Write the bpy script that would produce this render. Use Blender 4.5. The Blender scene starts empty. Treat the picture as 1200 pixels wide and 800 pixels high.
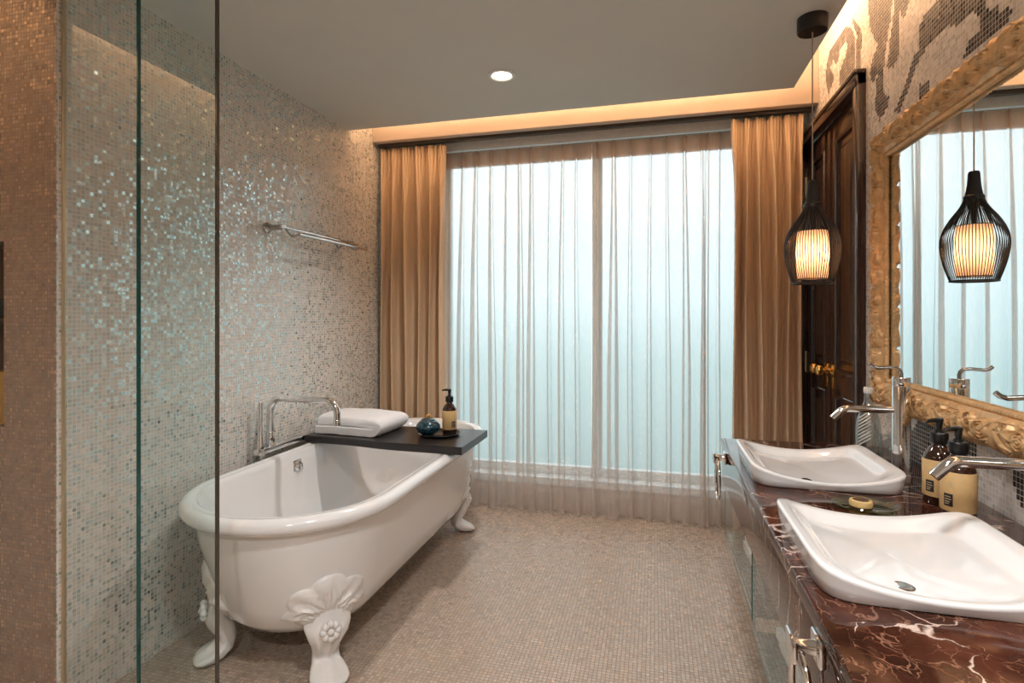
import bpy, bmesh, math, random
import numpy as np
from mathutils import Vector, noise
random.seed(7)
PI = math.pi
scene = bpy.context.scene
COL = scene.collection

# ------------------------------------------------------------------ mesh builder
class MB:
    """collects faces; build() links them as one mesh object"""
    def __init__(self):
        self.v = []; self.f = []; self.m = []
    def add(self, verts, faces, mi=0):
        o = len(self.v)
        self.v += [tuple(p) for p in verts]
        self.f += [tuple(i + o for i in f) for f in faces]
        self.m += [mi] * len(faces)
        return self
    def box(self, x0, x1, y0, y1, z0, z1, bev=0.0, seg=2, mi=0):
        bm = bmesh.new()
        bmesh.ops.create_cube(bm, size=1)
        for v in bm.verts:
            v.co = ((x0 + x1) / 2 + v.co.x * (x1 - x0), (y0 + y1) / 2 + v.co.y * (y1 - y0), (z0 + z1) / 2 + v.co.z * (z1 - z0))
        if bev > 0:
            bmesh.ops.bevel(bm, geom=list(bm.edges), offset=bev, segments=seg, profile=0.5, affect='EDGES')
        bm.verts.index_update()
        self.add([v.co[:] for v in bm.verts], [[v.index for v in f.verts] for f in bm.faces], mi)
        bm.free()
        return self
    def grid(self, rows, closed=False, mi=0, capa=False, capb=False):
        """rows: list of equally long point lists"""
        n = len(rows[0]); o = []
        for r in rows: o += list(r)
        fs = []
        for i in range(len(rows) - 1):
            for j in range(n if closed else n - 1):
                k = (j + 1) % n
                fs.append((i * n + j, i * n + k, (i + 1) * n + k, (i + 1) * n + j))
        if capa: fs.append(tuple(reversed(range(n))))
        if capb: fs.append(tuple((len(rows) - 1) * n + j for j in range(n)))
        return self.add(o, fs, mi)
    def lathe(self, prof, c=(0, 0, 0), n=32, axis='z', mi=0, sx=1.0, sy=1.0):
        rows = []
        for r, h in prof:
            row = []
            for k in range(n):
                a = 2 * PI * k / n
                p = (r * math.cos(a) * sx, r * math.sin(a) * sy, h)
                if axis == 'x': p = (p[2], p[0], p[1])
                if axis == 'y': p = (p[1], p[2], p[0])
                row.append((c[0] + p[0], c[1] + p[1], c[2] + p[2]))
            rows.append(row)
        return self.grid(rows, True, mi, prof[0][0] > 1e-6, prof[-1][0] > 1e-6)
    def tube(self, path, r, n=12, mi=0, cap=True, closed=False, rad=None):
        P = [Vector(p) for p in path]; N = len(P); rows = []
        up = None
        for i in range(N):
            a = P[(i - 1) % N] if (closed or i > 0) else P[i]
            b = P[(i + 1) % N] if (closed or i < N - 1) else P[i]
            t = (b - a).normalized()
            if up is None:
                up = Vector((0, 0, 1)) if abs(t.z) < .9 else Vector((1, 0, 0))
            s = t.cross(up).normalized(); up = s.cross(t).normalized()
            rr = rad[i] if rad else r
            rows.append([P[i] + (s * math.cos(2 * PI * k / n) + up * math.sin(2 * PI * k / n)) * rr for k in range(n)])
        if closed: rows.append(rows[0])
        return self.grid(rows, True, mi, cap and not closed, cap and not closed)
    def build(self, name, mat, parent=None, smooth=True, ang=38, **props):
        me = bpy.data.meshes.new(name)
        me.from_pydata(self.v, [], self.f)
        mats = mat if isinstance(mat, (list, tuple)) else [mat]
        for m in mats: me.materials.append(m)
        if len(mats) > 1: me.polygons.foreach_set('material_index', self.m)
        me.validate()
        bm = bmesh.new(); bm.from_mesh(me)
        bmesh.ops.recalc_face_normals(bm, faces=bm.faces); bm.to_mesh(me); bm.free()
        if smooth:
            me.polygons.foreach_set('use_smooth', [True] * len(me.polygons))
            me.set_sharp_from_angle(angle=math.radians(ang))
        me.update()
        ob = bpy.data.objects.new(name, me); COL.objects.link(ob)
        if parent: 
            ob.parent = parent
            ob.matrix_parent_inverse = parent.matrix_basis.inverted()
        for k, v in props.items(): ob[k] = v
        return ob

def thing(name, label, cat, loc=(0, 0, 0), group=None, rz=0):
    o = bpy.data.objects.new(name, None); COL.objects.link(o)
    o.location = loc; o.rotation_euler = (0, 0, rz); o.empty_display_size = .05
    o['label'] = label; o['category'] = cat
    if group: o['group'] = group
    return o
def tag(o, label, cat, group=None):
    o['label'] = label; o['category'] = cat
    if group: o['group'] = group
    return o
def copy_tree(root, loc, label, rz=None):
    r = root.copy(); COL.objects.link(r); r.location = loc; r['label'] = label
    if rz is not None: r.rotation_euler = (0, 0, rz)
    for ch in list(root.children):
        c = ch.copy(); COL.objects.link(c); c.parent = r
        for g in list(ch.children):
            d = g.copy(); COL.objects.link(d); d.parent = c
    return r
def lpart(mb, name, mat, parent, **kw):
    """part whose mesh is written in the thing's own local frame"""
    o = mb.build(name, mat, None, **kw)
    o.parent = parent
    return o
def arc(c, r, a0, a1, n, plane='xz'):
    out = []
    for i in range(n + 1):
        a = a0 + (a1 - a0) * i / n
        u, w = r * math.cos(a), r * math.sin(a)
        out.append({'xz': (c[0] + u, c[1], c[2] + w), 'yz': (c[0], c[1] + u, c[2] + w), 'xy': (c[0] + u, c[1] + w, c[2])}[plane])
    return out

# ------------------------------------------------------------------ materials
def new_mat(name):
    m = bpy.data.materials.new(name); m.use_nodes = True
    nt = m.node_tree
    for n in list(nt.nodes): nt.nodes.remove(n)
    out = nt.nodes.new('ShaderNodeOutputMaterial')
    return m, nt, out
def N(nt, typ, **kw):
    n = nt.nodes.new(typ)
    for k, v in kw.items(): setattr(n, k, v)
    return n
def math_node(nt, op, a, b=None, c=None, clamp=False):
    n = nt.nodes.new('ShaderNodeMath'); n.operation = op; n.use_clamp = clamp
    for i, x in enumerate((a, b, c)):
        if x is None: continue
        if isinstance(x, (int, float)): n.inputs[i].default_value = x
        else: nt.links.new(x, n.inputs[i])
    return n.outputs[0]
def rgb(c): return (c[0], c[1], c[2], 1)
def mat(name, col, rough=.5, metal=0, noise_amt=0.0, noise_scale=30, bump=0.0, bump_scale=200, coat=0, trans=0, ior=1.5, sheen=0, spec=.5, stretch=None):
    m, nt, out = new_mat(name)
    p = N(nt, 'ShaderNodeBsdfPrincipled')
    p.inputs['Base Color'].default_value = rgb(col); p.inputs['Roughness'].default_value = rough
    p.inputs['Metallic'].default_value = metal; p.inputs['Coat Weight'].default_value = coat
    p.inputs['Coat Roughness'].default_value = .05
    p.inputs['Transmission Weight'].default_value = trans; p.inputs['IOR'].default_value = ior
    p.inputs['Sheen Weight'].default_value = sheen; p.inputs['Specular IOR Level'].default_value = spec
    nt.links.new(p.outputs[0], out.inputs[0])
    if noise_amt or bump:
        tc = N(nt, 'ShaderNodeTexCoord'); mp = N(nt, 'ShaderNodeMapping')
        if stretch: mp.inputs['Scale'].default_value = stretch
        nt.links.new(tc.outputs['Object'], mp.inputs[0])
    if noise_amt:
        t = N(nt, 'ShaderNodeTexNoise'); t.inputs['Scale'].default_value = noise_scale; t.inputs['Detail'].default_value = 4
        nt.links.new(mp.outputs[0], t.inputs['Vector'])
        r = N(nt, 'ShaderNodeValToRGB')
        r.color_ramp.elements[0].position = .3; r.color_ramp.elements[1].position = .7
        r.color_ramp.elements[0].color = rgb([max(0, x * (1 - noise_amt)) for x in col])
        r.color_ramp.elements[1].color = rgb([min(1, x * (1 + noise_amt)) for x in col])
        nt.links.new(t.outputs['Fac'], r.inputs[0]); nt.links.new(r.outputs[0], p.inputs['Base Color'])
    if bump:
        t = N(nt, 'ShaderNodeTexNoise'); t.inputs['Scale'].default_value = bump_scale; t.inputs['Detail'].default_value = 3
        nt.links.new(mp.outputs[0], t.inputs['Vector'])
        b = N(nt, 'ShaderNodeBump'); b.inputs['Strength'].default_value = bump; b.inputs['Distance'].default_value = .002
        nt.links.new(t.outputs['Fac'], b.inputs['Height']); nt.links.new(b.outputs[0], p.inputs['Normal'])
    return m

def mosaic(name, axes, pitch, cols, grout, rough=(.12, .35), tilt=.1, gw=.1, spec=.5, lustre=0.0, film=None):
    """small glass tiles: each cell has its own tone, gloss and slight tilt, so that it mirrors lamps and window on its own"""
    m, nt, out = new_mat(name)
    L = nt.links.new
    g = N(nt, 'ShaderNodeNewGeometry'); s = N(nt, 'ShaderNodeSeparateXYZ'); L(g.outputs['Position'], s.inputs[0])
    a = math_node(nt, 'DIVIDE', s.outputs[axes[0]], pitch); b = math_node(nt, 'DIVIDE', s.outputs[axes[1]], pitch)
    fa = math_node(nt, 'FLOOR', a); fb = math_node(nt, 'FLOOR', b)
    ra = math_node(nt, 'FRACT', a); rb = math_node(nt, 'FRACT', b)
    cid = N(nt, 'ShaderNodeCombineXYZ'); L(fa, cid.inputs[0]); L(fb, cid.inputs[1])
    wn = N(nt, 'ShaderNodeTexWhiteNoise', noise_dimensions='3D'); L(cid.outputs[0], wn.inputs['Vector'])
    da = math_node(nt, 'ABSOLUTE', math_node(nt, 'SUBTRACT', ra, .5)); db = math_node(nt, 'ABSOLUTE', math_node(nt, 'SUBTRACT', rb, .5))
    mx = math_node(nt, 'MAXIMUM', da, db)
    gm = math_node(nt, 'GREATER_THAN', mx, .5 - gw)
    cr = N(nt, 'ShaderNodeValToRGB'); cr.color_ramp.interpolation = 'CONSTANT'
    while len(cr.color_ramp.elements) < len(cols): cr.color_ramp.elements.new(.5)
    for i, c in enumerate(cols):
        cr.color_ramp.elements[i].position = i / len(cols); cr.color_ramp.elements[i].color = rgb(c)
    L(wn.outputs['Value'], cr.inputs[0])
    mc = N(nt, 'ShaderNodeMix', data_type='RGBA'); L(gm, mc.inputs[0]); L(cr.outputs[0], mc.inputs[6]); mc.inputs[7].default_value = rgb(grout)
    p = N(nt, 'ShaderNodeBsdfPrincipled'); L(mc.outputs[2], p.inputs['Base Color'])
    sc = N(nt, 'ShaderNodeSeparateColor'); L(wn.outputs['Color'], sc.inputs[0])
    r0 = math_node(nt, 'MULTIPLY_ADD', sc.outputs[2], rough[1] - rough[0], rough[0])
    rr = math_node(nt, 'MAXIMUM', r0, math_node(nt, 'MULTIPLY', gm, .8)); L(rr, p.inputs['Roughness'])
    p.inputs['Specular IOR Level'].default_value = spec
    met = math_node(nt, 'MULTIPLY', math_node(nt, 'MULTIPLY', math_node(nt, 'POWER', sc.outputs[1], 2.2), lustre), math_node(nt, 'SUBTRACT', 1.0, gm))
    L(met, p.inputs['Metallic'])
    if film:        # mother-of-pearl tiles carry a tinted lustre
        fm = N(nt, 'ShaderNodeMix', data_type='RGBA'); L(met, fm.inputs[0]); L(mc.outputs[2], fm.inputs[6]); fm.inputs[7].default_value = rgb(film)
        L(fm.outputs[2], p.inputs['Base Color'])
    v1 = N(nt, 'ShaderNodeVectorMath', operation='SUBTRACT'); L(wn.outputs['Color'], v1.inputs[0]); v1.inputs[1].default_value = (.5, .5, .5)
    v2 = N(nt, 'ShaderNodeVectorMath', operation='SCALE'); L(v1.outputs[0], v2.inputs[0]); v2.inputs['Scale'].default_value = tilt * 2
    v3 = N(nt, 'ShaderNodeVectorMath', operation='ADD'); L(v2.outputs[0], v3.inputs[0]); L(g.outputs['Normal'], v3.inputs[1])
    v4 = N(nt, 'ShaderNodeVectorMath', operation='NORMALIZE'); L(v3.outputs[0], v4.inputs[0])
    L(v4.outputs[0], p.inputs['Normal'])
    L(p.outputs[0], out.inputs[0])
    return m

PITCH = .0138
pearl = [(.62, .555, .50), (.59, .525, .47), (.65, .59, .535), (.565, .50, .445), (.63, .57, .515)]
M = {}
M['mosaic_left'] = mosaic('pearl_mosaic_side', (1, 2), PITCH, pearl, (.72, .66, .60), rough=(.07, .34), tilt=.095, spec=1.0, lustre=.85, film=(.60, .82, .83))
M['mosaic_front'] = mosaic('dimlit_pearl_mosaic_front', (0, 2), .0122, [(.30, .225, .17), (.27, .20, .15), (.33, .25, .19), (.29, .215, .16)], (.22, .16, .12), rough=(.15, .4), tilt=.12, spec=.8, lustre=.6, film=(.85, .62, .45))  # side wall's tile again, its dim warm lighting put into the brown
M['mosaic_floor'] = mosaic('brown_mosaic_floor', (0, 1), .0148, [(.50, .39, .30), (.465, .355, .275), (.53, .415, .33), (.485, .375, .29), (.45, .34, .265)], (.27, .21, .165), rough=(.14, .42), tilt=.06, spec=.6, lustre=.25)
M['mosaic_light'] = mosaic('white_mosaic_right', (1, 2), PITCH, [(.62, .55, .49), (.68, .62, .57), (.56, .50, .45), (.65, .58, .52)], (.74, .69, .63), rough=(.15, .4), tilt=.05, gw=.07)
M['mosaic_dark'] = mosaic('black_mosaic_right', (1, 2), PITCH, [(.035, .024, .02), (.05, .035, .03), (.022, .016, .015)], (.62, .56, .50), rough=(.2, .45), tilt=.04, gw=.06, spec=.25)
M['mosaic_near'] = M['mosaic_front']
M['ceiling'] = mat('grey_ceiling_paint', (.64, .645, .605), .8, noise_amt=.02, noise_scale=3)
M['cream'] = mat('cream_paint', (.80, .72, .60), .75, noise_amt=.02, noise_scale=4)
M['pelmet'] = mat('beige_pelmet_paint', (.62, .50, .40), .6, noise_amt=.03, noise_scale=5)
M['sillwall'] = mat('beige_wall_paint', (.60, .50, .42), .8, noise_amt=.03, noise_scale=6)
M['white_frame'] = mat('white_window_aluminium', (.82, .84, .84), .35, noise_amt=.02)
M['rail'] = mat('dark_curtain_track', (.07, .06, .05), .5, noise_amt=.1)
M['rail_white'] = mat('white_curtain_track', (.75, .78, .78), .4, noise_amt=.05)
M['drape'] = mat('gold_brown_satin', (.64, .455, .29), .50, noise_amt=.05, noise_scale=60, bump=.15, bump_scale=900, sheen=.2, stretch=(1, 1, .08))
M['porcelain'] = mat('white_glazed_enamel', (.81, .80, .79), .12, coat=.6, noise_amt=.01, noise_scale=3)
M['foot'] = mat('white_painted_iron', (.78, .75, .72), .35, noise_amt=.03, noise_scale=40, bump=.1, bump_scale=120)
M['chrome'] = mat('polished_chrome', (.78, .78, .78), .06, metal=1, noise_amt=.02)
M['chrome_dark'] = mat('smoked_chrome', (.45, .43, .41), .1, metal=1, noise_amt=.03)
M['brass'] = mat('polished_brass', (.85, .52, .16), .15, metal=1, noise_amt=.04)
M['black_wood'] = mat('black_stained_wood', (.018, .014, .013), .28, noise_amt=.3, noise_scale=20, stretch=(1, 14, 14))
M['black_plate'] = mat('black_glazed_plate', (.010, .010, .011), .15, noise_amt=.1)
M['towel'] = mat('white_terry', (.82, .80, .80), .95, noise_amt=.04, noise_scale=150, bump=.7, bump_scale=420, sheen=.3)
M['towel_dark'] = mat('grey_green_terry', (.06, .10, .10), .95, noise_amt=.1, noise_scale=150, bump=.6, bump_scale=420)
M['jar'] = mat('dark_teal_glaze', (.008, .045, .065), .12, noise_amt=.75, noise_scale=60, coat=.6)
M['amber'] = mat('amber_brown_plastic', (.030, .010, .005), .08, noise_amt=.1, coat=.7)
M['black_plastic'] = mat('black_pump_plastic', (.005, .005, .005), .35, noise_amt=.05)
M['label'] = mat('tan_paper_label', (.66, .43, .19), .6, noise_amt=.05, noise_scale=90)
M['ink'] = mat('black_print', (.012, .011, .011), .5, noise_amt=.05)
M['ink_light'] = mat('pale_print', (.55, .42, .26), .5, noise_amt=.05)
M['soap'] = mat('tan_soap', (.68, .46, .19), .5, noise_amt=.08, noise_scale=60)
M['soap_dark'] = mat('dark_soap_seal', (.09, .045, .025), .6, noise_amt=.3, noise_scale=90)
M['mahogany'] = mat('dark_mahogany', (.034, .013, .009), .25, noise_amt=.3, noise_scale=14, coat=.4, stretch=(8, 8, .6))
M['gold'] = mat('antique_gold_leaf', (.66, .405, .19), .38, metal=.3, noise_amt=.18, noise_scale=35, bump=.1, bump_scale=150)
M['black_metal'] = mat('black_lacquered_metal', (.010, .009, .009), .35, noise_amt=.05)
M['cord'] = mat('clear_grey_cord', (.35, .30, .26), .4, noise_amt=.05)
M['white_paint'] = mat('white_metal_ring', (.75, .72, .66), .4, noise_amt=.02)
M['gold_trim'] = mat('satin_gold_profile', (.62, .50, .33), .35, metal=.8, noise_amt=.04)
M['dark_box'] = mat('dark_niche_lining', (.10, .07, .05), .6, noise_amt=.1)
M['ochre'] = mat('ochre_carton', (.40, .25, .08), .6, noise_amt=.1)

def thin_glass(name, tint, refl=.07, rough=0.0):
    """single clear pane: tinted see-through plus mirror-like sheen at a slant"""
    m, nt, out = new_mat(name)
    L = nt.links.new
    ge = N(nt, 'ShaderNodeNewGeometry'); dp = N(nt, 'ShaderNodeVectorMath', operation='DOT_PRODUCT')
    L(ge.outputs['Normal'], dp.inputs[0]); L(ge.outputs['Incoming'], dp.inputs[1])
    q = math_node(nt, 'SUBTRACT', 1.0, math_node(nt, 'ABSOLUTE', dp.outputs['Value']), clamp=True)
    f = math_node(nt, 'MULTIPLY_ADD', math_node(nt, 'POWER', q, 5.0), .96 * (1 - refl), refl, clamp=True)
    f = math_node(nt, 'MULTIPLY', f, math_node(nt, 'SUBTRACT', 1.0, ge.outputs['Backfacing']))
    t = N(nt, 'ShaderNodeBsdfTransparent'); t.inputs[0].default_value = rgb(tint)
    g = N(nt, 'ShaderNodeBsdfGlossy'); g.inputs['Roughness'].default_value = rough; g.inputs[0].default_value = (1, 1, 1, 1)
    mx = N(nt, 'ShaderNodeMixShader'); L(f, mx.inputs[0]); L(t.outputs[0], mx.inputs[1]); L(g.outputs[0], mx.inputs[2])
    L(mx.outputs[0], out.inputs[0])
    return m
M['screen_glass'] = thin_glass('clear_screen_glass', (.95, .965, .955))
M['screen_glass_teal'] = thin_glass('tinted_screen_glass', (.90, .95, .945))
M['pane'] = thin_glass('window_glass', (.93, .97, .98))
M['unit_glass'] = thin_glass('grey_green_glass', (.93, .965, .96), refl=.04)
M['ware'] = thin_glass('clear_ware_glass', (.86, .88, .88), refl=.16)
M['dish'] = thin_glass('green_dish_glass', (.78, .85, .74), refl=.10)
M['edge_green'] = mat('green_glass_edge', (.010, .075, .065), .15, noise_amt=.1, coat=.5)
M['edge_dark'] = mat('dark_glass_edge', (.06, .05, .035), .2, noise_amt=.1, coat=.4)
M['mirror'] = mat('mirror_silver', (.88, .93, .93), .005, metal=1)

def fabric(name, col, opac, scale=900):
    """sheer voile: part open weave, part cloth that scatters daylight through"""
    m, nt, out = new_mat(name); L = nt.links.new
    tr = N(nt, 'ShaderNodeBsdfTransparent'); tr.inputs[0].default_value = (1, 1, 1, 1)
    d = N(nt, 'ShaderNodeBsdfDiffuse'); d.inputs[0].default_value = rgb(col)
    tl = N(nt, 'ShaderNodeBsdfTranslucent'); tl.inputs[0].default_value = rgb(col)
    mx = N(nt, 'ShaderNodeMixShader'); mx.inputs[0].default_value = .36; L(d.outputs[0], mx.inputs[1]); L(tl.outputs[0], mx.inputs[2])
    tc = N(nt, 'ShaderNodeTexCoord'); nz = N(nt, 'ShaderNodeTexNoise'); nz.inputs['Scale'].default_value = 60
    mp = N(nt, 'ShaderNodeMapping'); mp.inputs['Scale'].default_value = (1, 1, .15); L(tc.outputs['Object'], mp.inputs[0]); L(mp.outputs[0], nz.inputs['Vector'])
    f = math_node(nt, 'MULTIPLY_ADD', nz.outputs['Fac'], .12, opac - .06)
    m2 = N(nt, 'ShaderNodeMixShader'); L(f, m2.inputs[0]); L(tr.outputs[0], m2.inputs[1]); L(mx.outputs[0], m2.inputs[2])
    L(m2.outputs[0], out.inputs[0])
    return m
M['sheer'] = fabric('beige_voile', (.74, .65, .585), .46)
M['sheer_band'] = fabric('beige_voile_heading', (.62, .40, .29), .88)

def emit(name, col, strength, diffuse=None):
    m, nt, out = new_mat(name); L = nt.links.new
    e = N(nt, 'ShaderNodeEmission'); e.inputs[0].default_value = rgb(col); e.inputs[1].default_value = strength
    L(e.outputs[0], out.inputs[0]); return m
M['lens'] = emit('lit_downlight_lens', (1, .95, .86), 4)
M['bulb'] = emit('lit_bulb', (1, .74, .50), 17)

def lamp_shade():
    m, nt, out = new_mat('ribbed_amber_lampshade'); L = nt.links.new
    d = N(nt, 'ShaderNodeBsdfDiffuse'); d.inputs[0].default_value = (.80, .45, .27, 1)
    tl = N(nt, 'ShaderNodeBsdfTranslucent'); tl.inputs[0].default_value = (.93, .62, .41, 1)
    mx = N(nt, 'ShaderNodeMixShader'); mx.inputs[0].default_value = .75; L(d.outputs[0], mx.inputs[1]); L(tl.outputs[0], mx.inputs[2])
    L(mx.outputs[0], out.inputs[0]); return m
M['shade'] = lamp_shade()

def marble():
    m, nt, out = new_mat('brown_emperador_marble'); L = nt.links.new
    g = N(nt, 'ShaderNodeTexCoord')
    n1 = N(nt, 'ShaderNodeTexNoise'); n1.inputs['Scale'].default_value = 7; n1.inputs['Detail'].default_value = 6; L(g.outputs['Object'], n1.inputs['Vector'])
    base = N(nt, 'ShaderNodeValToRGB')
    e = base.color_ramp.elements
    e[0].position = .30; e[0].color = (.022, .008, .005, 1); e[1].position = .75; e[1].color = (.15, .048, .024, 1)
    k = e.new(.52); k.color = (.060, .019, .011, 1)
    L(n1.outputs['Fac'], base.inputs[0])
    # warp
    n2 = N(nt, 'ShaderNodeTexNoise'); n2.inputs['Scale'].default_value = 9; n2.inputs['Detail'].default_value = 5; L(g.outputs['Object'], n2.inputs['Vector'])
    vs = N(nt, 'ShaderNodeVectorMath', operation='SCALE'); vs.inputs['Scale'].default_value = .16; L(n2.outputs['Color'], vs.inputs[0])
    va = N(nt, 'ShaderNodeVectorMath', operation='ADD'); L(g.outputs['Object'], va.inputs[0]); L(vs.outputs[0], va.inputs[1])
    def vein(scale, w, sx):
        mp = N(nt, 'ShaderNodeMapping'); mp.inputs['Scale'].default_value = sx; mp.inputs['Rotation'].default_value = (0, 0, .7); L(va.outputs[0], mp.inputs[0])
        vo = N(nt, 'ShaderNodeTexVoronoi', feature='DISTANCE_TO_EDGE'); vo.inputs['Scale'].default_value = scale; L(mp.outputs[0], vo.inputs['Vector'])
        nn = N(nt, 'ShaderNodeTexNoise'); nn.inputs['Scale'].default_value = scale * 1.3; nn.inputs['Detail'].default_value = 3; L(g.outputs['Object'], nn.inputs['Vector'])
        ww = math_node(nt, 'MULTIPLY', math_node(nt, 'SUBTRACT', nn.outputs['Fac'], .46, clamp=True), w * 6)
        q = math_node(nt, 'DIVIDE', vo.outputs['Distance'], math_node(nt, 'ADD', ww, .0001))
        return math_node(nt, 'SUBTRACT', 1.0, q, clamp=True)
    va1 = vein(4.2, .050, (1.0, 2.6, 1)); va2 = vein(10, .040, (2.2, 1, 1)); va3 = vein(19, .034, (1, 1.8, 1))
    c1 = N(nt, 'ShaderNodeMix', data_type='RGBA'); L(math_node(nt, 'MULTIPLY', va2, .7), c1.inputs[0]); L(base.outputs[0], c1.inputs[6]); c1.inputs[7].default_value = (.33, .17, .11, 1)
    c3 = N(nt, 'ShaderNodeMix', data_type='RGBA'); L(math_node(nt, 'MULTIPLY', va3, .5), c3.inputs[0]); L(c1.outputs[2], c3.inputs[6]); c3.inputs[7].default_value = (.30, .14, .08, 1)
    c2 = N(nt, 'ShaderNodeMix', data_type='RGBA'); L(va1, c2.inputs[0]); L(c3.outputs[2], c2.inputs[6]); c2.inputs[7].default_value = (.66, .52, .44, 1)
    p = N(nt, 'ShaderNodeBsdfPrincipled'); L(c2.outputs[2], p.inputs['Base Color']); p.inputs['Roughness'].default_value = .06
    p.inputs['Specular IOR Level'].default_value = .32
    L(p.outputs[0], out.inputs[0]); return m
M['marble'] = marble()

# ------------------------------------------------------------------ the room
XL, XR, XA, YA = -1.77, .84, -2.36, 1.264            # side walls
YW, YN = 3.50, -1.70           # window wall, wall behind the camera
ZC, ZT = 2.347, 2.72           # lowered ceiling, top of the light cove
def struct(mb, name, m, parent=None, **kw):
    o = mb.build(name, m, parent, **kw)
    if parent is None: o['kind'] = 'structure'
    return o
struct(MB().box(XA - .1, XR + .1, YN - .1, YW + .3, -.08, 0), 'floor', M['mosaic_floor'], smooth=False)
struct(MB().box(XL - .02, XL, YA + .0005, YW, 0, ZT), 'wall_left', M['mosaic_left'], smooth=False)
mb = MB().box(XA - .1, XA, YN, YA + .1, 0, ZC - .01, mi=0).box(XA - .1, XA, YN, YA + .1, ZC - .01, ZT, mi=1)
struct(mb, 'wall_alcove', [M['mosaic_left'], M['cream']], smooth=False)
struct(MB().box(XA, XR, YN - .1, YN, 0, ZT), 'wall_near', M['mosaic_front'], smooth=False)
# ceiling: lowered board with open edges at the right and towards the window, upper board above the cove
mb = MB()
mb.box(XL, .655, YN, 2.912, ZC, ZC + .045, mi=0).box(-2.14, XL - .0005, YN, YA, ZC, ZC + .045, mi=0)
mb.box(XA - .1, XR + .1, YN - .1, YW + .1, ZT, ZT + .06, mi=1)
struct(mb, 'ceiling', [M['ceiling'], M['cream']], smooth=False)

# right wall, tile by tile: dark tiles form the large figure
SH = [
 [(2.761,2.544),(2.703,2.505),(2.66,2.448),(2.657,2.343),(2.671,2.265),(2.727,2.20),(2.821,2.20),(2.874,2.343),(2.874,2.385),(2.79,2.417),(2.751,2.459),(2.78,2.48),(2.863,2.478),(2.895,2.43),(2.962,2.481),(3.009,2.465),(2.951,2.404),(2.962,2.372),(3.033,2.349),(3.082,2.429),(3.07,2.492),(3.021,2.552),(2.895,2.564)],
 [(2.693,2.549),(2.604,2.464),(2.583,2.416),(2.59,2.319),(2.604,2.22),(2.651,2.22),(2.642,2.445),(2.684,2.512)],
 [(3.159,2.298),(3.107,2.256),(3.226,2.247),(3.246,2.281)],
 [(2.511,2.541),(2.282,2.412),(2.286,2.32),(2.322,2.297),(2.325,2.263),(2.344,2.224),(2.359,2.152),(2.366,2.1),(2.308,2.047),(2.322,2.017),(2.397,1.992),(2.452,2.071),(2.428,2.119),(2.42,2.178),(2.469,2.164),(2.494,2.209),(2.469,2.262),(2.412,2.293),(2.444,2.327),(2.485,2.386),(2.511,2.47)],
 [(2.262,2.4),(2.126,2.323),(2.18,2.273),(2.223,2.321),(2.225,2.169),(2.266,2.144),(2.336,2.166),(2.308,2.207),(2.3,2.251),(2.27,2.329)],
 [(2.054,2.204),(2.074,2.188),(2.068,2.117),(2.126,2.09),(2.174,2.04),(2.259,1.982),(2.219,1.953),(2.156,2.01),(2.096,2.061),(2.054,2.095)],
 [(2.075,2.163),(2.057,2.199),(1.969,2.212),(1.95,2.228),(1.80,2.30),(1.66,2.25),(1.694,2.082),(1.694,2.043),(1.68,2.041),(1.68,2.027),(1.646,2.022),(1.644,2.007),(1.613,2.004),(1.613,1.996),(1.58,1.989),(1.582,1.972),(1.622,1.961),(1.662,1.96),(1.806,1.966),(1.787,1.99),(1.753,2.002),(1.723,2.002),(1.725,2.043),(1.743,2.046),(1.758,2.069),(1.779,2.071),(1.851,2.076),(1.887,2.097),(2.003,2.096),(2.079,2.077),(2.106,2.06),(2.118,2.101),(2.075,2.117)],
 [(2.068,1.995),(2.0,1.985),(2.0,1.93),(2.068,1.93)],
 [(2.073,.90),(1.95,.90),(1.94,.795),(1.93,.718),(2.178,.693),(2.156,.793),(2.135,.836),(2.10,.87)],
 [(1.81,.91),(1.734,.91),(1.734,.851),(1.87,.80)],
 [(1.588,.90),(1.46,.90),(1.46,.76),(1.522,.77),(1.56,.786),(1.572,.81),(1.588,.839)],
]
def inside(p, poly):
    c = False; j = len(poly) - 1
    for i in range(len(poly)):
        (xi, yi), (xj, yj) = poly[i], poly[j]
        if (yi > p[1]) != (yj > p[1]) and p[0] < (xj - xi) * (p[1] - yi) / (yj - yi) + xi: c = not c
        j = i
    return c
DY0, DY1, DZ = 2.555, 3.465, 2.215      # door opening in the right wall
mb = MB()
ZM = 2.565                          # mosaic top; cream paint above
j0, j1 = int(math.floor(YN / PITCH)), int(math.ceil(YW / PITCH))
k1 = int(ZM / PITCH)
def quad(y0, y1, z0, z1, mi): mb.add([(XR, y0, z0), (XR, y1, z0), (XR, y1, z1), (XR, y0, z1)], [(0, 1, 2, 3)], mi)
kf = int(.68 / PITCH)
for j in range(j0, j1):
    y0 = j * PITCH
    quad(y0, y0 + PITCH, 0, kf * PITCH, 0) if not DY0 < y0 + PITCH / 2 < DY1 else None
    quad(y0, y0 + PITCH, k1 * PITCH, ZT, 2)
    for k in range(kf, k1):
        c = (y0 + PITCH / 2, (k + .5) * PITCH)
        if DY0 < c[0] < DY1 and c[1] < DZ: continue
        if y0 < 1.0:
            dark = noise.noise(Vector((c[0] * 3.1, c[1] * 2.2, 3.7))) > .18
        else:
            dark = any(inside(c, s) for s in SH)
        quad(y0, y0 + PITCH, k * PITCH, (k + 1) * PITCH, 1 if dark else 0)
mb.box(XR + .001, XR + .08, YN, DY0, 0, ZT, mi=2).box(XR + .001, XR + .08, DY1, YW, 0, ZT, mi=2).box(XR + .001, XR + .08, DY0, DY1, DZ, ZT, mi=2)
struct(mb, 'wall_right', [M['mosaic_light'], M['mosaic_dark'], M['cream']], smooth=False)

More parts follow.
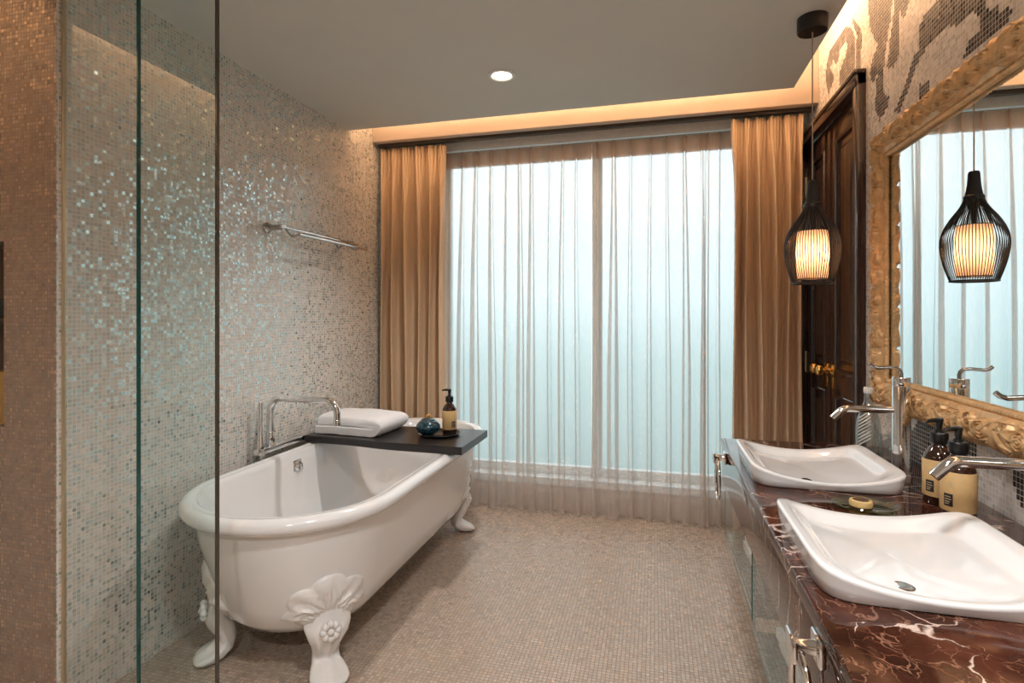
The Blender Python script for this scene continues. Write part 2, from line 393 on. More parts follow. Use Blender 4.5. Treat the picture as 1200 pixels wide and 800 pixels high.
# window wall with two openings
WIN = [(-1.40, -.374), (-.350, .52)]; WZ0, WZ1 = .19, 2.31
mb = MB()
mb.box(XL - .1, XR + .1, YW, YW + .16, 0, WZ0 - .045).box(XL - .1, XR + .1, YW - .012, YW + .16, WZ0 - .045, WZ0, mi=1).box(XL - .1, XR + .1, YW, YW + .16, WZ1, ZT)
mb.box(XL - .1, WIN[0][0], YW, YW + .16, WZ0, WZ1).box(WIN[0][1], WIN[1][0], YW, YW + .16, WZ0, WZ1, mi=1).box(WIN[1][1], XR + .1, YW, YW + .16, WZ0, WZ1)
struct(mb, 'wall_far', [M['sillwall'], M['white_frame']], smooth=False)
for i, (a, b) in enumerate(WIN):
    w = bpy.data.objects.new('window_%d' % (i + 1), None); COL.objects.link(w); w.location = ((a + b) / 2, YW, WZ0); w['kind'] = 'structure'
    f = MB(); t = .020
    q0, q1 = YW + .09, YW + .14
    f.box(a, b, q0, q1, WZ0, WZ0 + .055, .004).box(a, b, q0, q1, WZ1 - t, WZ1, .004)
    f.box(a, a + t, q0, q1, WZ0 + .055, WZ1 - t, .004).box(b - t, b, q0, q1, WZ0 + .055, WZ1 - t, .004)
    f.build('window_frame', M['white_frame'], w)
    MB().box(a + t, b - t, YW + .115, YW + .116, WZ0 + .055, WZ1 - t).build('pane', M['pane'], w, smooth=False)
# pelmet box over the curtains, its dark recessed board and tracks
mb = MB()
mb.box(XL, XR, 3.20, 3.255, ZC + .02, ZT, .003)
mb.box(XL, XR, 3.255, YW, ZC + .035, ZC + .06)
struct(mb, 'trim_1', M['pelmet'], ang=30)

# end of the bathtub wall at the left edge, facing the camera, with a niche; slim metal edging on the corner
NZ0, NZ1, NX0, NX1 = .89, 1.475, -2.25, -1.988
mb = MB()
yb = YA + .10
mb.box(XA, XL - .0005, YA, yb, 0, NZ0).box(XA, XL - .0005, YA, yb, NZ1, ZT)
mb.box(XA, NX0, YA, yb, NZ0, NZ1).box(NX1, XL - .0005, YA, yb, NZ0, NZ1)
mb.box(NX0, NX1, yb - .01, yb + .01, NZ0, NZ1, mi=1)
struct(mb, 'wall_shower', [M['mosaic_front'], M['dark_box']], smooth=False)
struct(MB().box(XL + .0002, XL + .008, YA + .014, YA + .024, 0, ZC, .001), 'trim_2', M['gold_trim'])
struct(MB().box(NX0, NX1, YA + .006, yb - .01, 1.226, 1.233), 'trim_3', M['dark_box'], smooth=False)

# ------------------------------------------------------------------ double door in the right wall
door = bpy.data.objects.new('door_1', None); COL.objects.link(door); door.location = (XR, 3.02, 0); door['kind'] = 'structure'
mb = MB()
cw = .055
mb.box(XR - .035, XR + .03, DY0 - .02, DY0 + cw - .02, 0, DZ + .03, .006).box(XR - .035, XR + .03, DY1 - cw + .02, DY1 + .02, 0, DZ + .03, .006)
mb.box(XR - .040, XR + .03, DY0 - .02, DY1 + .02, DZ - .025, DZ + .03, .006)
mb.box(XR - .046, XR + .0, DY0 - .028, DY1 + .02, DZ + .022, DZ + .040, .004)
mb.build('door_frame', M['mahogany'], door)
def leaf(y0, y1):
    z0, z1 = .008, DZ - .028
    x1, x0 = XR + .035, XR + .002
    st = .085
    mb = MB()
    rails = [(z0, z0 + .16), (.86, .97), (z1 - .10, z1)]
    mb.box(x0, x1, y0, y0 + st, z0, z1, .003).box(x0, x1, y1 - st, y1, z0, z1, .003)
    for a, b in rails: mb.box(x0, x1, y0 + st, y1 - st, a, b, .003)
    lf = mb.build('door_leaf', M['mahogany'], door)
    for a, b in ((rails[0][1], rails[1][0]), (rails[1][1], rails[2][0])):
        p = MB(); ya, yb = y0 + st, y1 - st
        # raised panel with stepped moulding
        rings = []
        for ins, xx in ((0, x0 + .001), (.006, x0 - .004), (.014, x0 - .001), (.020, x0 + .012), (.050, x0 + .012), (.066, x0 + .003), (.07, x0 + .003)):
            rings.append([(xx, ya + ins, a + ins), (xx, yb - ins, a + ins), (xx, yb - ins, b - ins), (xx, ya + ins, b - ins)])
        p.grid(rings, True, capb=True)
        p.build('door_panel', M['mahogany'], lf, ang=20)
    return lf
ym = 3.02
lr = leaf(DY0 + cw - .018, ym - .0015); ll = leaf(ym + .0015, DY1 - cw + .018)
def knob(y, z, lf):
    mb = MB()
    mb.lathe([(.030, 0), (.030, -.004), (.022, -.010), (.010, -.014), (.009, -.034), (.016, -.040), (.026, -.050), (.029, -.060), (.026, -.070), (.015, -.077), (.0, -.079)], (XR + .002, y, z), 28, 'x')
    mb.build('knob', M['brass'], lf, label='brass door knob')
    mb = MB()
    mb.box(XR - .002, XR + .004, y - .016, y + .016, z - .09, z - .035, .002)
    mb.build('keyhole_plate', M['brass'], lf)
knob(ym - .045, .975, lr); knob(ym + .045, .975, ll)
for z in (.40, .98, 1.97):
    MB().lathe([(.0, -.06), (.006, -.058), (.007, -.05), (.007, .05), (.006, .058), (0, .06)], (XR - .004, DY0 + cw - .02, z), 12).build('hinge', M['gold_trim'], lr)
    MB().lathe([(.0, -.06), (.006, -.058), (.007, -.05), (.007, .05), (.006, .058), (0, .06)], (XR - .004, DY1 - cw + .02, z), 12).build('hinge', M['gold_trim'], ll)

# ------------------------------------------------------------------ curtains
def sheer(x0, x1, y, seed, extra=()):
    """pinch-pleated voile: flat cloth between pleats, each pleat a loop of cloth standing forward"""
    rnd = random.Random(seed)
    pl = []; x = x0 + .03
    while x < x1 - .02:
        pl.append(x); x += rnd.uniform(.075, .125)
    pl = sorted(pl + list(extra))
    info = [(rnd.uniform(.7, 1.3), rnd.uniform(-.015, .015), rnd.choice((.016, .022, .03, .042, .055)) * rnd.uniform(.8, 1.2), rnd.uniform(-.3, .3)) for _ in pl]
    zt, zb = 2.312, .014
    zs = [zt - (zt - zb) * (i / 46) ** 1.15 for i in range(47)]
    rows = []
    for z in zs:
        h = (zt - z) / (zt - zb)
        row = []
        def pt(px, py): row.append((px, y + py, z + (.006 * math.sin(px * 23 + seed) if h > .99 else 0)))
        pt(x0, 0)
        for k, c in enumerate(pl):
            amp, dr, wd, ph = info[k]
            cc = c + dr * h + .004 * math.sin(h * 5 + k)
            d = (.020 + .034 * min(1, h * 3) * amp)
            grow = min(1, h * 1.6)
            wb = .003 + .007 * grow * amp          # width at the root
            wt = .005 + wd * .8 * (.25 + .75 * grow)    # width at the front
            prv = pl[k - 1] if k else x0
            mid = (prv + c) / 2 if k else (x0 + c) / 2
            pt(mid, .010 * math.sin(k * 1.7 + h * 2.5) * min(1, h * 2))
            for q in range(13):
                a = q / 12
                s = -math.cos(PI * a)                   # -1 .. 1
                prof = math.sin(PI * a)
                wloc = wb + (wt - wb) * prof ** .7
                # lobe: sides bulge outward, front rounded
                px = cc + (wloc * s if .0 < a < 1 else wb * s) + ph * .01 * prof
                pt(px, -d * prof)
        pt(x1, 0)
        rows.append(row)
    mb = MB()
    mb.grid(rows)
    n = len(rows[0])
    hz = 2.312 - .105
    return mb, rows
def curtain_sheer(x0, x1, y, seed, label, extra=()):
    mb, rows = sheer(x0, x1, y, seed, extra)
    t = thing('sheer_curtain', label, 'curtain', ((x0 + x1) / 2, y, 0), 'white sheer curtains')
    mb.build('cloth', M['sheer'], t, ang=180)
    # heading band: the same pleats, doubled cloth of the top hem
    zt, zb = 2.312, 2.212
    band = []
    top = rows[0]
    k = 0
    while rows[k + 1][0][2] > zb: k += 1
    sel = rows[:k + 1] + [[(p[0] + (q[0] - p[0]) * ((p[2] - zb) / (p[2] - q[2])), p[1] + (q[1] - p[1]) * ((p[2] - zb) / (p[2] - q[2])), zb) for p, q in zip(rows[k], rows[k + 1])]]
    b = MB(); b.grid([[(p[0], p[1] + .0025, p[2]) for p in r] for r in sel])
    b.build('heading_band', M['sheer_band'], t, ang=180, label='doubled beige heading of the sheer curtain')
    return t
curtain_sheer(-1.44, -.378, 3.405, 3, 'sheer voile curtain over the left window, behind the bathtub', extra=())
curtain_sheer(-.374, .56, 3.405, 11, 'sheer voile curtain over the right window, ending beside the vanity', extra=(.27, .30))

def drape(x0, x1, y, seed, label):
    rnd = random.Random(seed)
    t = thing('drape', label, 'curtain', ((x0 + x1) / 2, y, 0), 'gold brown side drapes')
    nx, nz = 150, 50
    w = x1 - x0
    nf = 5.5
    ph = [rnd.uniform(-.5, .5) for _ in range(12)]
    zt, zb = 2.335, .010
    rows = []
    for i in range(nz + 1):
        h = i / nz; z = zt + (zb - zt) * h
        row = []
        for j in range(nx + 1):
            s = j / nx
            a = s * nf * 2 * PI + ph[0] + .5 * math.sin(s * 7 + ph[1]) + .25 * math.sin(h * 3 + s * 5)
            big = math.sin(a) + .32 * math.sin(2 * a + ph[2]) + .15 * math.sin(3 * a + ph[3] + h)
            fine = math.sin(s * nf * 4.2 * 2 * PI + ph[4] + .8 * math.sin(s * 11))
            k = min(1, max(0, (h - .01) / .16)); k = k * k * (3 - 2 * k)
            yy = .040 * big * (.35 + .65 * k) + .010 * fine * (1 - k) + .004 * math.sin(s * 60 + h * 4)
            xx = x0 + w * s + .012 * math.cos(a) * k + .006 * math.sin(h * 6 + s * 9)
            xx = min(max(xx, x0 - .008), x1 + .008)
            row.append((xx, y - yy, z + (.005 * math.sin(a * 2) if i == 0 else 0)))
        rows.append(row)
    mb = MB(); mb.grid(rows)
    o = mb.build('cloth', M['drape'], t, ang=180)
    so = o.modifiers.new('thickness', 'SOLIDIFY'); so.thickness = .004
    for q in range(9):
        hx = x0 + w * (q + .5) / 9
        MB().tube([(hx, y, zt - .012), (hx, y - .004, zt + .006), (hx, y, zt + .016)], .003, 6).build('hook', M['rail'], t)
    return t
drape(-1.745, -1.295, 3.285, 5, 'gold brown drape in the corner behind the bathtub')
drape(.420, .785, 3.285, 9, 'gold brown drape next to the dark wooden door')
t = MB().box(XL + .005, XR - .005, 3.268, 3.302, ZC + .004, ZC + .035, .002).build('curtain_track', M['rail'])
tag(t, 'dark curtain track carrying the two gold brown drapes', 'curtain track', 'curtain tracks under the pelmet')
t = MB().box(XL + .005, XR - .005, 3.390, 3.420, ZC - .022, ZC + .035, .002).build('curtain_track', M['rail_white'])
tag(t, 'white curtain track carrying the sheer curtains', 'curtain track', 'curtain tracks under the pelmet')

# ------------------------------------------------------------------ bathtub
TX, TY, ST = -1.305, 2.31, .50       # centre and half length of the straight sides
TZ = .603
def stadium(r, z, n=24, s=ST):
    pts = []
    for k in range(n + 1):
        a = PI * k / n
        pts.append((TX + r * math.cos(a), TY + s + r * math.sin(a), z))
    for k in range(1, 8): pts.append((TX - r, TY + s - 2 * s * k / 8, z))
    for k in range(n + 1):
        a = PI + PI * k / n
        pts.append((TX + r * math.cos(a), TY - s + r * math.sin(a), z))
    for k in range(1, 8): pts.append((TX + r, TY - s + 2 * s * k / 8, z))
    return pts
tub = thing('bathtub', 'white freestanding clawfoot bathtub along the mosaic wall', 'bathtub', (TX, TY, 0))
prof = [(.02, .138, .40), (.16, .138, .42), (.22, .143, .445), (.255, .160, .46), (.280, .195, .47), (.298, .26, .48), (.319, .36, .49), (.340, .46, ST), (.352, .53, ST), (.357, .556, ST)]
body = list(prof)
mb = MB()
mb.grid([stadium(r, z, s=s) for r, z, s in prof], True, capa=True)
shell = mb.build('shell', M['porcelain'], tub)
mb = MB()
cx, cz, rr = .372, .576, .0265
ring = []
for k in range(15):
    a = math.radians(-125 + 250 * k / 14)
    ring.append((cx + rr * 1.05 * math.cos(a), cz + rr * math.sin(a)))
inner = [(.345, .598), (.338, .585), (.332, .55), (.325, .48), (.312, .38), (.29, .29), (.255, .235), (.20, .212), (.10, .205), (.02, .204)]
mb.grid([stadium(r, z) for r, z in ring] + [stadium(r, z, s=ST - .02 * min(1, (.6 - z) * 5)) for r, z in inner], True, capb=True)
mb.build('rim_and_basin', M['porcelain'], tub)

def claw_foot(ang, cxp, cyp, nm='claw_foot'):
    """cabriole foot: leafy shield against the tub corner, S-shaped leg, spread paw"""
    mb = MB()
    ca, sa = math.cos(ang), math.sin(ang)
    def W(o, s, z): return (cxp + o * ca - s * sa, cyp + o * sa + s * ca, z)   # outward, sideways, up
    def surf(sd, z):
        # how far out the tub body lies, at sideways offset sd and height z
        z = max(z, .172)
        for (r0, z0, s0), (r1, z1, s1) in zip(body[1:], body[2:]):
            if z0 <= z <= z1:
                q = (z - z0) / (z1 - z0); r = r0 + (r1 - r0) * q; st_ = s0 + (s1 - s0) * q
        lo, hi = -.3, .4
        for _ in range(26):
            m_ = (lo + hi) / 2; x, y, _z = W(m_, sd, z)
            yy = abs(y - TY) - st_
            dd = math.hypot(x - TX, max(0, yy))
            if dd < r: lo = m_
            else: hi = m_
        return lo
    o0 = surf(0, .20) - .052
    # --- leg and paw: lofted sections (outward, z, half width, half thickness)
    sec = [(surf(0, .262) - o0 - .002, .262, .040, .012), (surf(0, .240) - o0 + .002, .240, .068, .022), (surf(0, .215) - o0 + .004, .215, .076, .026), (.068, .190, .076, .033), (.074, .163, .066, .038), (.060, .133, .053, .036), (.044, .105, .045, .033),
           (.036, .078, .044, .030), (.042, .054, .047, .030), (.062, .038, .056, .030), (.088, .027, .063, .025), (.114, .020, .062, .019), (.134, .015, .048, .013), (.144, .012, .022, .007)]
    rows = []
    n = 28
    for i, (o, z, hw, ht) in enumerate(sec):
        a, b = sec[max(i - 1, 0)], sec[min(i + 1, len(sec) - 1)]
        tx, tz = b[0] - a[0], b[1] - a[1]; l = math.hypot(tx, tz); nx_, nz_ = -tz / l, tx / l
        row = []
        for k in range(n):
            t = 2 * PI * k / n
            rib = 1 + (.10 if i < 5 else .17) * math.cos((9 if i < 7 else 5) * t) * (1 if math.cos(t) > -.3 else 0)
            u = math.cos(t) * ht * rib; s = math.sin(t) * hw * (1 + .05 * math.cos(5 * t))
            p = W(o0 + o + nx_ * u, s, max(.0005, z + nz_ * u))
            row.append(p)
        rows.append(row)
    mb.grid(rows, True, capa=True, capb=True)
    # --- shield of acanthus leaves, wrapped on the tub
    nt_, nr = 72, 22
    rows = []
    for i in range(nr + 1):
        q = i / nr; row = []
        for k in range(nt_):
            t = 2 * PI * k / nt_
            lob = .80 + .20 * abs(math.cos(3.5 * (t - PI / 2))) ** .6
            ex = .165 if math.sin(t) > -.2 else .125
            R = lob * (1 - .10 * math.cos(2 * t))
            s = math.cos(t) * q * R * ex * (1.0 if math.sin(t) > 0 else .75 + .25 * abs(math.cos(t)))
            zz = .245 + math.sin(t) * q * R * (.118 if math.sin(t) > 0 else .10)
            rel = .016 * (1 - q ** 4) ** .6 + .006 * math.cos(11 * t) * q * (1 - q ** 4) * (1 if math.sin(t) > 0 else .3)
            for bs in (-.082, .082):
                dd = math.hypot(s - bs, zz - .232)
                if dd < .052: rel += (.013 * math.sqrt(max(0, 1 - (dd / .052) ** 2)) + .0028 * math.cos(dd * 2 * PI / .017)) * min(1, (1 - q) * 5)
            dd = math.hypot(s * .8, zz - .30)
            rel += .012 * max(0, 1 - (dd / .075) ** 2) * (.7 + .3 * math.cos(s * 2 * PI / .018)) * min(1, (1 - q) * 5)
            # tub corner falls away to both sides and towards the bottom
            base = surf(s, zz) - max(0, .172 - zz) * .35
            row.append(W(base + rel + (.001 if q < .97 else -.006), s, zz))
        rows.append(row)
    mb.grid(rows, True, capa=False, capb=True)
    # rosette on the knee: ring of petals round a bead
    for k in range(8):
        an = 2 * PI * k / 8
        mb.lathe([(0, -.014), (.010, -.009), (.0135, 0), (.010, .009), (0, .014)], W(o0 + .112, .024 * math.cos(an), .186 + .024 * math.sin(an)), 10)
    mb.lathe([(0, -.013), (.009, -.009), (.013, 0), (.009, .009), (0, .013)], W(o0 + .118, 0, .186), 12)
    return mb.build(nm, M['foot'], tub, ang=60)
FR = .175
for sy, sx in ((-1, 1), (-1, -1), (1, 1), (1, -1)):
    a = math.atan2(sy * .68, sx * .73)
    claw_foot(a, TX + sx * .16, TY + sy * .605)
mb = MB()
mb.box(TX - .334, TX - .328, 2.215, 2.275, .495, .56, .003)
mb.lathe([(.022, 0), (.022, .006), (.016, .012), (0, .014)], (TX - .328, 2.245, .528), 24, 'x')
mb.tube([(TX - .318, 2.245, .552), (TX - .308, 2.245, .54), (TX - .306, 2.245, .52), (TX - .316, 2.245, .508)], .006, 8)
mb.build('overflow', M['chrome'], tub, label='chrome overflow plate')

# bath mixer on the wall side
fx = thing('bath_mixer', 'chrome bath mixer with square bent spout on the tub rim', 'faucet', (-1.722, 2.25, .60))
MB().box(-1.742, -1.707, 2.075, 2.56, .612, .640, .006).build('mixer_bar', M['chrome'], fx)
mb = MB()
sx0 = -1.722
path = [(sx0, 2.165, .635), (sx0, 2.165, .80)] + arc((sx0 + .06, 2.165, .80), .06, PI, PI / 2, 8)[1:] + arc((sx0 + .29, 2.165, .80), .06, PI / 2, 0, 8) + [(sx0 + .35, 2.165, .755)]
mb.tube(path, .0155, 16)
mb.lathe([(.024, .636), (.024, .648), (.019, .652), (.019, .70), (.0165, .705)], (sx0, 2.165, 0), 20)
mb.lathe([(.0175, .752), (.0175, .772), (.016, .776)], (sx0 + .35, 2.165, 0), 16)
mb.build('spout', M['chrome'], fx)
mb = MB()
mb.lathe([(.0, .622), (.016, .624), (.016, .655), (.0125, .665), (.0125, .845), (.011, .850), (0, .851)], (sx0 + .002, 2.098, 0), 18)
mb.build('hand_shower', M['chrome'], fx)
mb = MB()
mb.lathe([(.014, 0), (.014, .03), (.010, .036), (0, .038)], (sx0, 2.56, .626), 16, 'y')
mb.tube([(sx0, 2.53, .64), (sx0 + .006, 2.535, .665), (sx0 + .012, 2.54, .675)], .006, 8)
mb.build('lever', M['chrome'], fx)
for yy in (2.12, 2.50): MB().lathe([(.012, .0), (.012, .612)], (sx0 - .006, yy, 0), 14).build('supply_pipe', M['chrome'], fx)

# bath tray across the rim
def tray():
    n = 40; rows = []
    x0, x1 = -1.702, -.850
    zt, zb = .640, .604
    for i in range(n + 1):
        s = i / n; x = x0 + (x1 - x0) * s
        wave = .022 * math.tanh((s - .42) * 7)
        yf = 2.372 - wave; yb = 2.735 - .012 * math.cos(s * PI)
        b = .004
        rows.append([(x, yf, zb + b), (x, yf, zt - b), (x, yf + b, zt), (x, yb - b, zt), (x, yb, zt - b), (x, yb, zb + b), (x, yb - b, zb), (x, yf + b, zb)])
    mb = MB(); mb.grid(rows, True, capa=True, capb=True)
    return mb
o = tray().build('bath_tray', M['black_wood'], ang=35); tag(o, 'black wooden bath tray lying across the tub rim', 'bath tray')
TT = .6405

def folded_towel(lx, ly, h, layers=4, seed=1, side=1):
    """folded cloth: one thick band going to and fro, swept along the depth; local frame, base at z=0"""
    th = h / layers
    path = []
    w = lx / 2
    for k in range(layers):
        z = th * (k + .5); d = 1 if k % 2 == 0 else -1
        a, b = (-w + th * .6) * d, (w - th * .6) * d
        for q in range(9): path.append((a + (b - a) * q / 8, z))
        if k < layers - 1:
            for q in range(1, 6):
                an = -PI / 2 + PI * q / 6
                path.append((b + d * th * .5 * math.cos(an), z + th * .5 + th * .5 * math.sin(an)))
    rows = []
    ny = 20
    rnd = random.Random(seed)
    for i in range(ny + 1):
        y = (i / ny - .5) * ly
        edge = 1 - .25 * abs(2 * i / ny - 1) ** 6
        lo, up = [], []
        for j, (x, z) in enumerate(path):
            a, b = path[max(j - 1, 0)], path[min(j + 1, len(path) - 1)]
            tx, tz = b[0] - a[0], b[1] - a[1]; l = math.hypot(tx, tz) or 1
            nx, nz = -tz / l, tx / l
            hh = th * .485 * edge
            wob = noise.noise(Vector((x * 14 + seed, y * 14, z * 30))) * .004
            sag = -.10 * h * (x / w) ** 2 * (z / h) - .10 * h * (2 * y / ly) ** 4 * (z / h)
            sk = .006 * math.sin(z / h * 9 + seed)
            lo.append((x + nx * hh + sk, y + wob + sk, max(.0008, z + nz * hh + wob * .7 + sag)))
            up.append((x - nx * hh + sk, y + wob + sk, max(.0008, z - nz * hh + wob * .7 + sag)))
        rows.append(lo + up[::-1])
    mb = MB(); mb.grid(rows, True, capa=True, capb=True)
    return mb
def place_towel(mb, loc, rz, label, m='towel', group=None):
    o = mb.build('folded_towel', M[m], ang=70); o.location = loc; o.rotation_euler = (0, 0, rz)
    return tag(o, label, 'towel', group)
place_towel(folded_towel(.385, .28, .098, 2, 2), (-1.500, 2.580, TT), -.06, 'thick white folded towel on the black bath tray')

# small plate with jar and pump bottle
o = MB().lathe([(0, 0), (.088, 0), (.099, .005), (.105, .011), (.103, .0125), (.096, .008), (.090, .005), (0, .0045)], (-1.05, 2.575, TT), 40).build('saucer', M['black_plate'])
tag(o, 'round black saucer under jar and bottle on the bath tray', 'saucer')
jar = thing('lidded_jar', 'squat dark teal glazed jar with small gold knob on bath tray', 'jar', (-1.100, 2.548, TT + .006))
jx, jy, jz = -1.100, 2.548, TT + .0055
MB().lathe([(0, 0), (.030, 0), (.032, .004), (.050, .014), (.061, .032), (.060, .048), (.048, .062), (.040, .068), (.036, .070), (0, .070)], (jx, jy, jz), 40).build('jar_body', M['jar'], jar)
mb = MB().lathe([(.036, .070), (.034, .076), (.020, .081), (0, .082)], (jx, jy, jz), 32)
lid = mb.build('jar_lid', M['jar'], jar)
MB().lathe([(.008, .081), (.007, .086), (.012, .091), (.012, .097), (.006, .102), (0, .103)], (jx, jy, jz), 20).build('jar_knob', M['brass'], lid, label='gold jar knob')

# pump bottles -------------------------------------------------------------
def pump_bottle(loc, label, ang, group, sc=1.0):
    """amber bottle; ang: direction the spout points; local frame then placed"""
    t = thing('pump_bottle', label, 'soap bottle', loc, group, ang)
    t.scale = (sc, sc, sc)
    r = .0355
    lpart(MB().lathe([(0, 0), (r - .003, 0), (r, .004), (r, .118), (r - .002, .126), (.024, .143), (.0165, .150), (.0150, .156), (.0150, .163)], n=36), 'bottle_body', M['amber'], t)
    lpart(MB().lathe([(r + .0006, .022), (r + .0009, .0225), (r + .0009, .1155), (r + .0006, .116)], n=48), 'paper_label', M['label'], t)
    def patch(a0, a1, z0, z1, rr):
        rows = [[(rr * math.cos(a0 + (a1 - a0) * k / 8), rr * math.sin(a0 + (a1 - a0) * k / 8), z) for k in range(9)] for z in (z0, z1)]
        return rows
    return t, patch, r
def finish_bottle(t, patch, r, la, detail=True):
    mb = MB()
    mb.grid(patch(la - .12, la + .42, .034, .064, r + .0014), mi=0)
    if detail:
        for q, (zz, a0, a1) in enumerate(((.056, -.04, .30), (.050, -.04, .34), (.044, -.04, .26), (.039, -.04, .20))):
            mb.grid(patch(la + a0, la + a1, zz, zz + .0022, r + .0018), mi=1)
        mb.grid(patch(la + .30, la + .36, .084, .086, r + .0016), mi=1)
        for q in range(4): mb.grid(patch(la + .14 + q * .07, la + .185 + q * .07, .084, .0905 + .003 * (q % 2), r + .0016), mi=1)
        m2 = MB().grid(patch(la + 2.15, la + 2.75, .092, .112, r + .0014), mi=0)
        for q in range(3): m2.grid(patch(la + 2.25, la + 2.6, .096 + q * .005, .098 + q * .005, r + .0018), mi=1)
        lpart(m2, 'label_print', [M['ink'], M['ink_light']], t)
    lpart(mb, 'label_print', [M['ink'], M['ink_light']], t)
    cap = lpart(MB().lathe([(.0190, .158), (.0205, .160), (.0205, .182), (.0185, .186), (.010, .187), (.0095, .192), (.0065, .193), (.0065, .207), (0, .207)], n=28), 'pump_collar', M['black_plastic'], t)
    mb = MB()
    mb.lathe([(.0075, .200), (.0085, .212), (.0100, .218), (.0085, .222), (0, .223)], n=20)
    mb.tube([(-.004, 0, .217), (.020, 0, .2175), (.036, 0, .216), (.043, 0, .212)], .004, 10, rad=[.006, .0055, .0042, .0034])
    lpart(mb, 'pump_head', M['black_plastic'], t)
for loc, lab, a in (((.722, 1.668, .75), 'amber soap pump bottle with tan label, the one nearer the far basin', PI + .5), ((.712, 1.553, .75), 'amber soap pump bottle with tan label, in front of its twin', PI + .45)):
    t, patch, r = pump_bottle(loc, lab, a, 'soap pump bottles by the mirror')
    finish_bottle(t, patch, r, PI + .30 - a + .15)
t, patch, r = pump_bottle((-1.008, 2.605, TT + .0052), 'amber pump bottle on the black saucer beside the tub jar', PI - .2, 'bath toiletries', 1.0)
finish_bottle(t, patch, r, -.95 - (PI - .2) + .2, True)

# ------------------------------------------------------------------ towel rail on the left wall
tr = thing('towel_rail', 'chrome double towel rail fixed high on the mosaic wall', 'towel rail', (XL, 2.5, 1.655))
def post(y):
    return MB().lathe([(.026, 0), (.026, .008), (.019, .016), (.013, .035), (.0115, .060), (.013, .078), (.0145, .084), (.0145, .094), (0, .096)], (XL, y, 1.655), 24, 'x').build('wall_post', M['chrome_dark'], tr)
post(2.20); post(2.80)
bx = XL + .088
MB().tube([(bx, 2.185, 1.655), (bx, 2.87, 1.655)], .0085, 14).build('rail', M['chrome'], tr)
lx_ = bx + .062
MB().tube([(lx_, 2.235, 1.625), (lx_, 2.855, 1.625)], .0085, 14).build('rail', M['chrome'], tr)
for y in (2.235, 2.78):
    MB().tube([(bx, y - .02, 1.655)] + [(bx + .062 * q / 8, y - .02 + .02 * (q / 8), 1.655 - .030 * math.sin(PI / 2 * q / 8) - .018 * math.sin(PI * q / 8)) for q in range(1, 9)], .0045, 8).build('rail_bracket', M['chrome_dark'], tr)

# ------------------------------------------------------------------ downlight and added fill spots
def downlight(x, y, label):
    t = thing('downlight', label, 'ceiling light', (x, y, ZC), 'recessed downlights')
    lpart(MB().lathe([(.066, .0), (.066, -.004), (.060, -.007), (.050, -.006), (.046, .002), (.044, .012), (.043, .020)], n=40), 'trim_ring', M['white_paint'], t)
    lpart(MB().lathe([(0, -.001), (.044, -.001), (.044, .004), (0, .004)], n=32), 'lens', M['lens'], t)
    l = bpy.data.lights.new('downlight_beam', 'SPOT'); l.energy = 42; l.color = (1, .97, .94); l.spot_size = math.radians(125); l.spot_blend = .9; l.shadow_soft_size = .04
    lo = bpy.data.objects.new('downlight_beam', l); COL.objects.link(lo); lo.location = (x, y, ZC - .02)
    return t
downlight(-.68, 2.42, 'round recessed downlight glowing in the grey ceiling')
for x, y, pw in ((.02, .50, 82), (-.10, -.75, 122)):  # unseen fill spots added to brighten the room, without fixtures
    l = bpy.data.lights.new('room_fill_spot', 'SPOT'); l.energy = pw; l.color = (1, 1, 1); l.spot_size = math.radians(160); l.spot_blend = .9; l.shadow_soft_size = .12
    lo = bpy.data.objects.new('room_fill_spot', l); COL.objects.link(lo); lo.location = (x, y, ZC - .02)

# cove strips: warm lamps lying on top of the lowered ceiling along its open edges
def strip(loc, sx, sy, power, rot=(PI, 0, 0)):
    l = bpy.data.lights.new('cove_lamp', 'AREA'); l.shape = 'RECTANGLE'; l.size = sx; l.size_y = sy; l.energy = power; l.color = (1, .68, .46)
    lo = bpy.data.objects.new('cove_lamp', l); COL.objects.link(lo); lo.location = loc; lo.rotation_euler = rot
strip((.46, .65, ZC + .07), .04, 4.4, 22)
strip((-.55, 2.82, ZC + .07), 2.35, .04, 20)
strip((-2.05, -.1, ZC + .07), .04, 2.4, 30)

# ------------------------------------------------------------------ pendant lamp
px, py = .568, 2.245
pen = thing('pendant_lamp', 'black wire teardrop pendant lamp with amber shade above the vanity', 'pendant lamp', (px, py, ZC))
MB().lathe([(0, ZC), (.052, ZC), (.052, ZC - .050), (.049, ZC - .054), (0, ZC - .054)], (px, py, 0), 36).build('canopy', M['black_metal'], pen)
MB().tube([(px, py, ZC - .05), (px, py, 1.725)], .0024, 8).build('cord', M['cord'], pen)
cage = [(.012, 1.742), (.0155, 1.735), (.018, 1.70), (.023, 1.665), (.030, 1.64), (.042, 1.615), (.058, 1.592), (.074, 1.566), (.086, 1.540), (.0935, 1.512), (.095, 1.485), (.092, 1.455), (.086, 1.425), (.077, 1.392), (.067, 1.362)]
MB().lathe([(0, 1.744), (.012, 1.743), (.015, 1.735), (.0165, 1.70), (.020, 1.675), (.018, 1.668), (0, 1.668)], (px, py, 0), 28).lathe([(.026, 1.66), (.030, 1.655), (.030, 1.640), (.026, 1.636)], (px, py, 0), 28).build('cap', M['black_metal'], pen)
def catmull(P, n):
    out = []
    for i in range(len(P) - 1):
        p0, p1, p2, p3 = P[max(i - 1, 0)], P[i], P[i + 1], P[min(i + 2, len(P) - 1)]
        for k in range(n):
            t = k / n
            out.append(tuple(.5 * (2 * b + (c - a) * t + (2 * a - 5 * b + 4 * c - d) * t * t + (3 * b - a - 3 * c + d) * t ** 3) for a, b, c, d in zip(p0, p1, p2, p3)))
    out.append(P[-1]); return out
cs = catmull(cage, 2)
mb = MB()
NW = 64
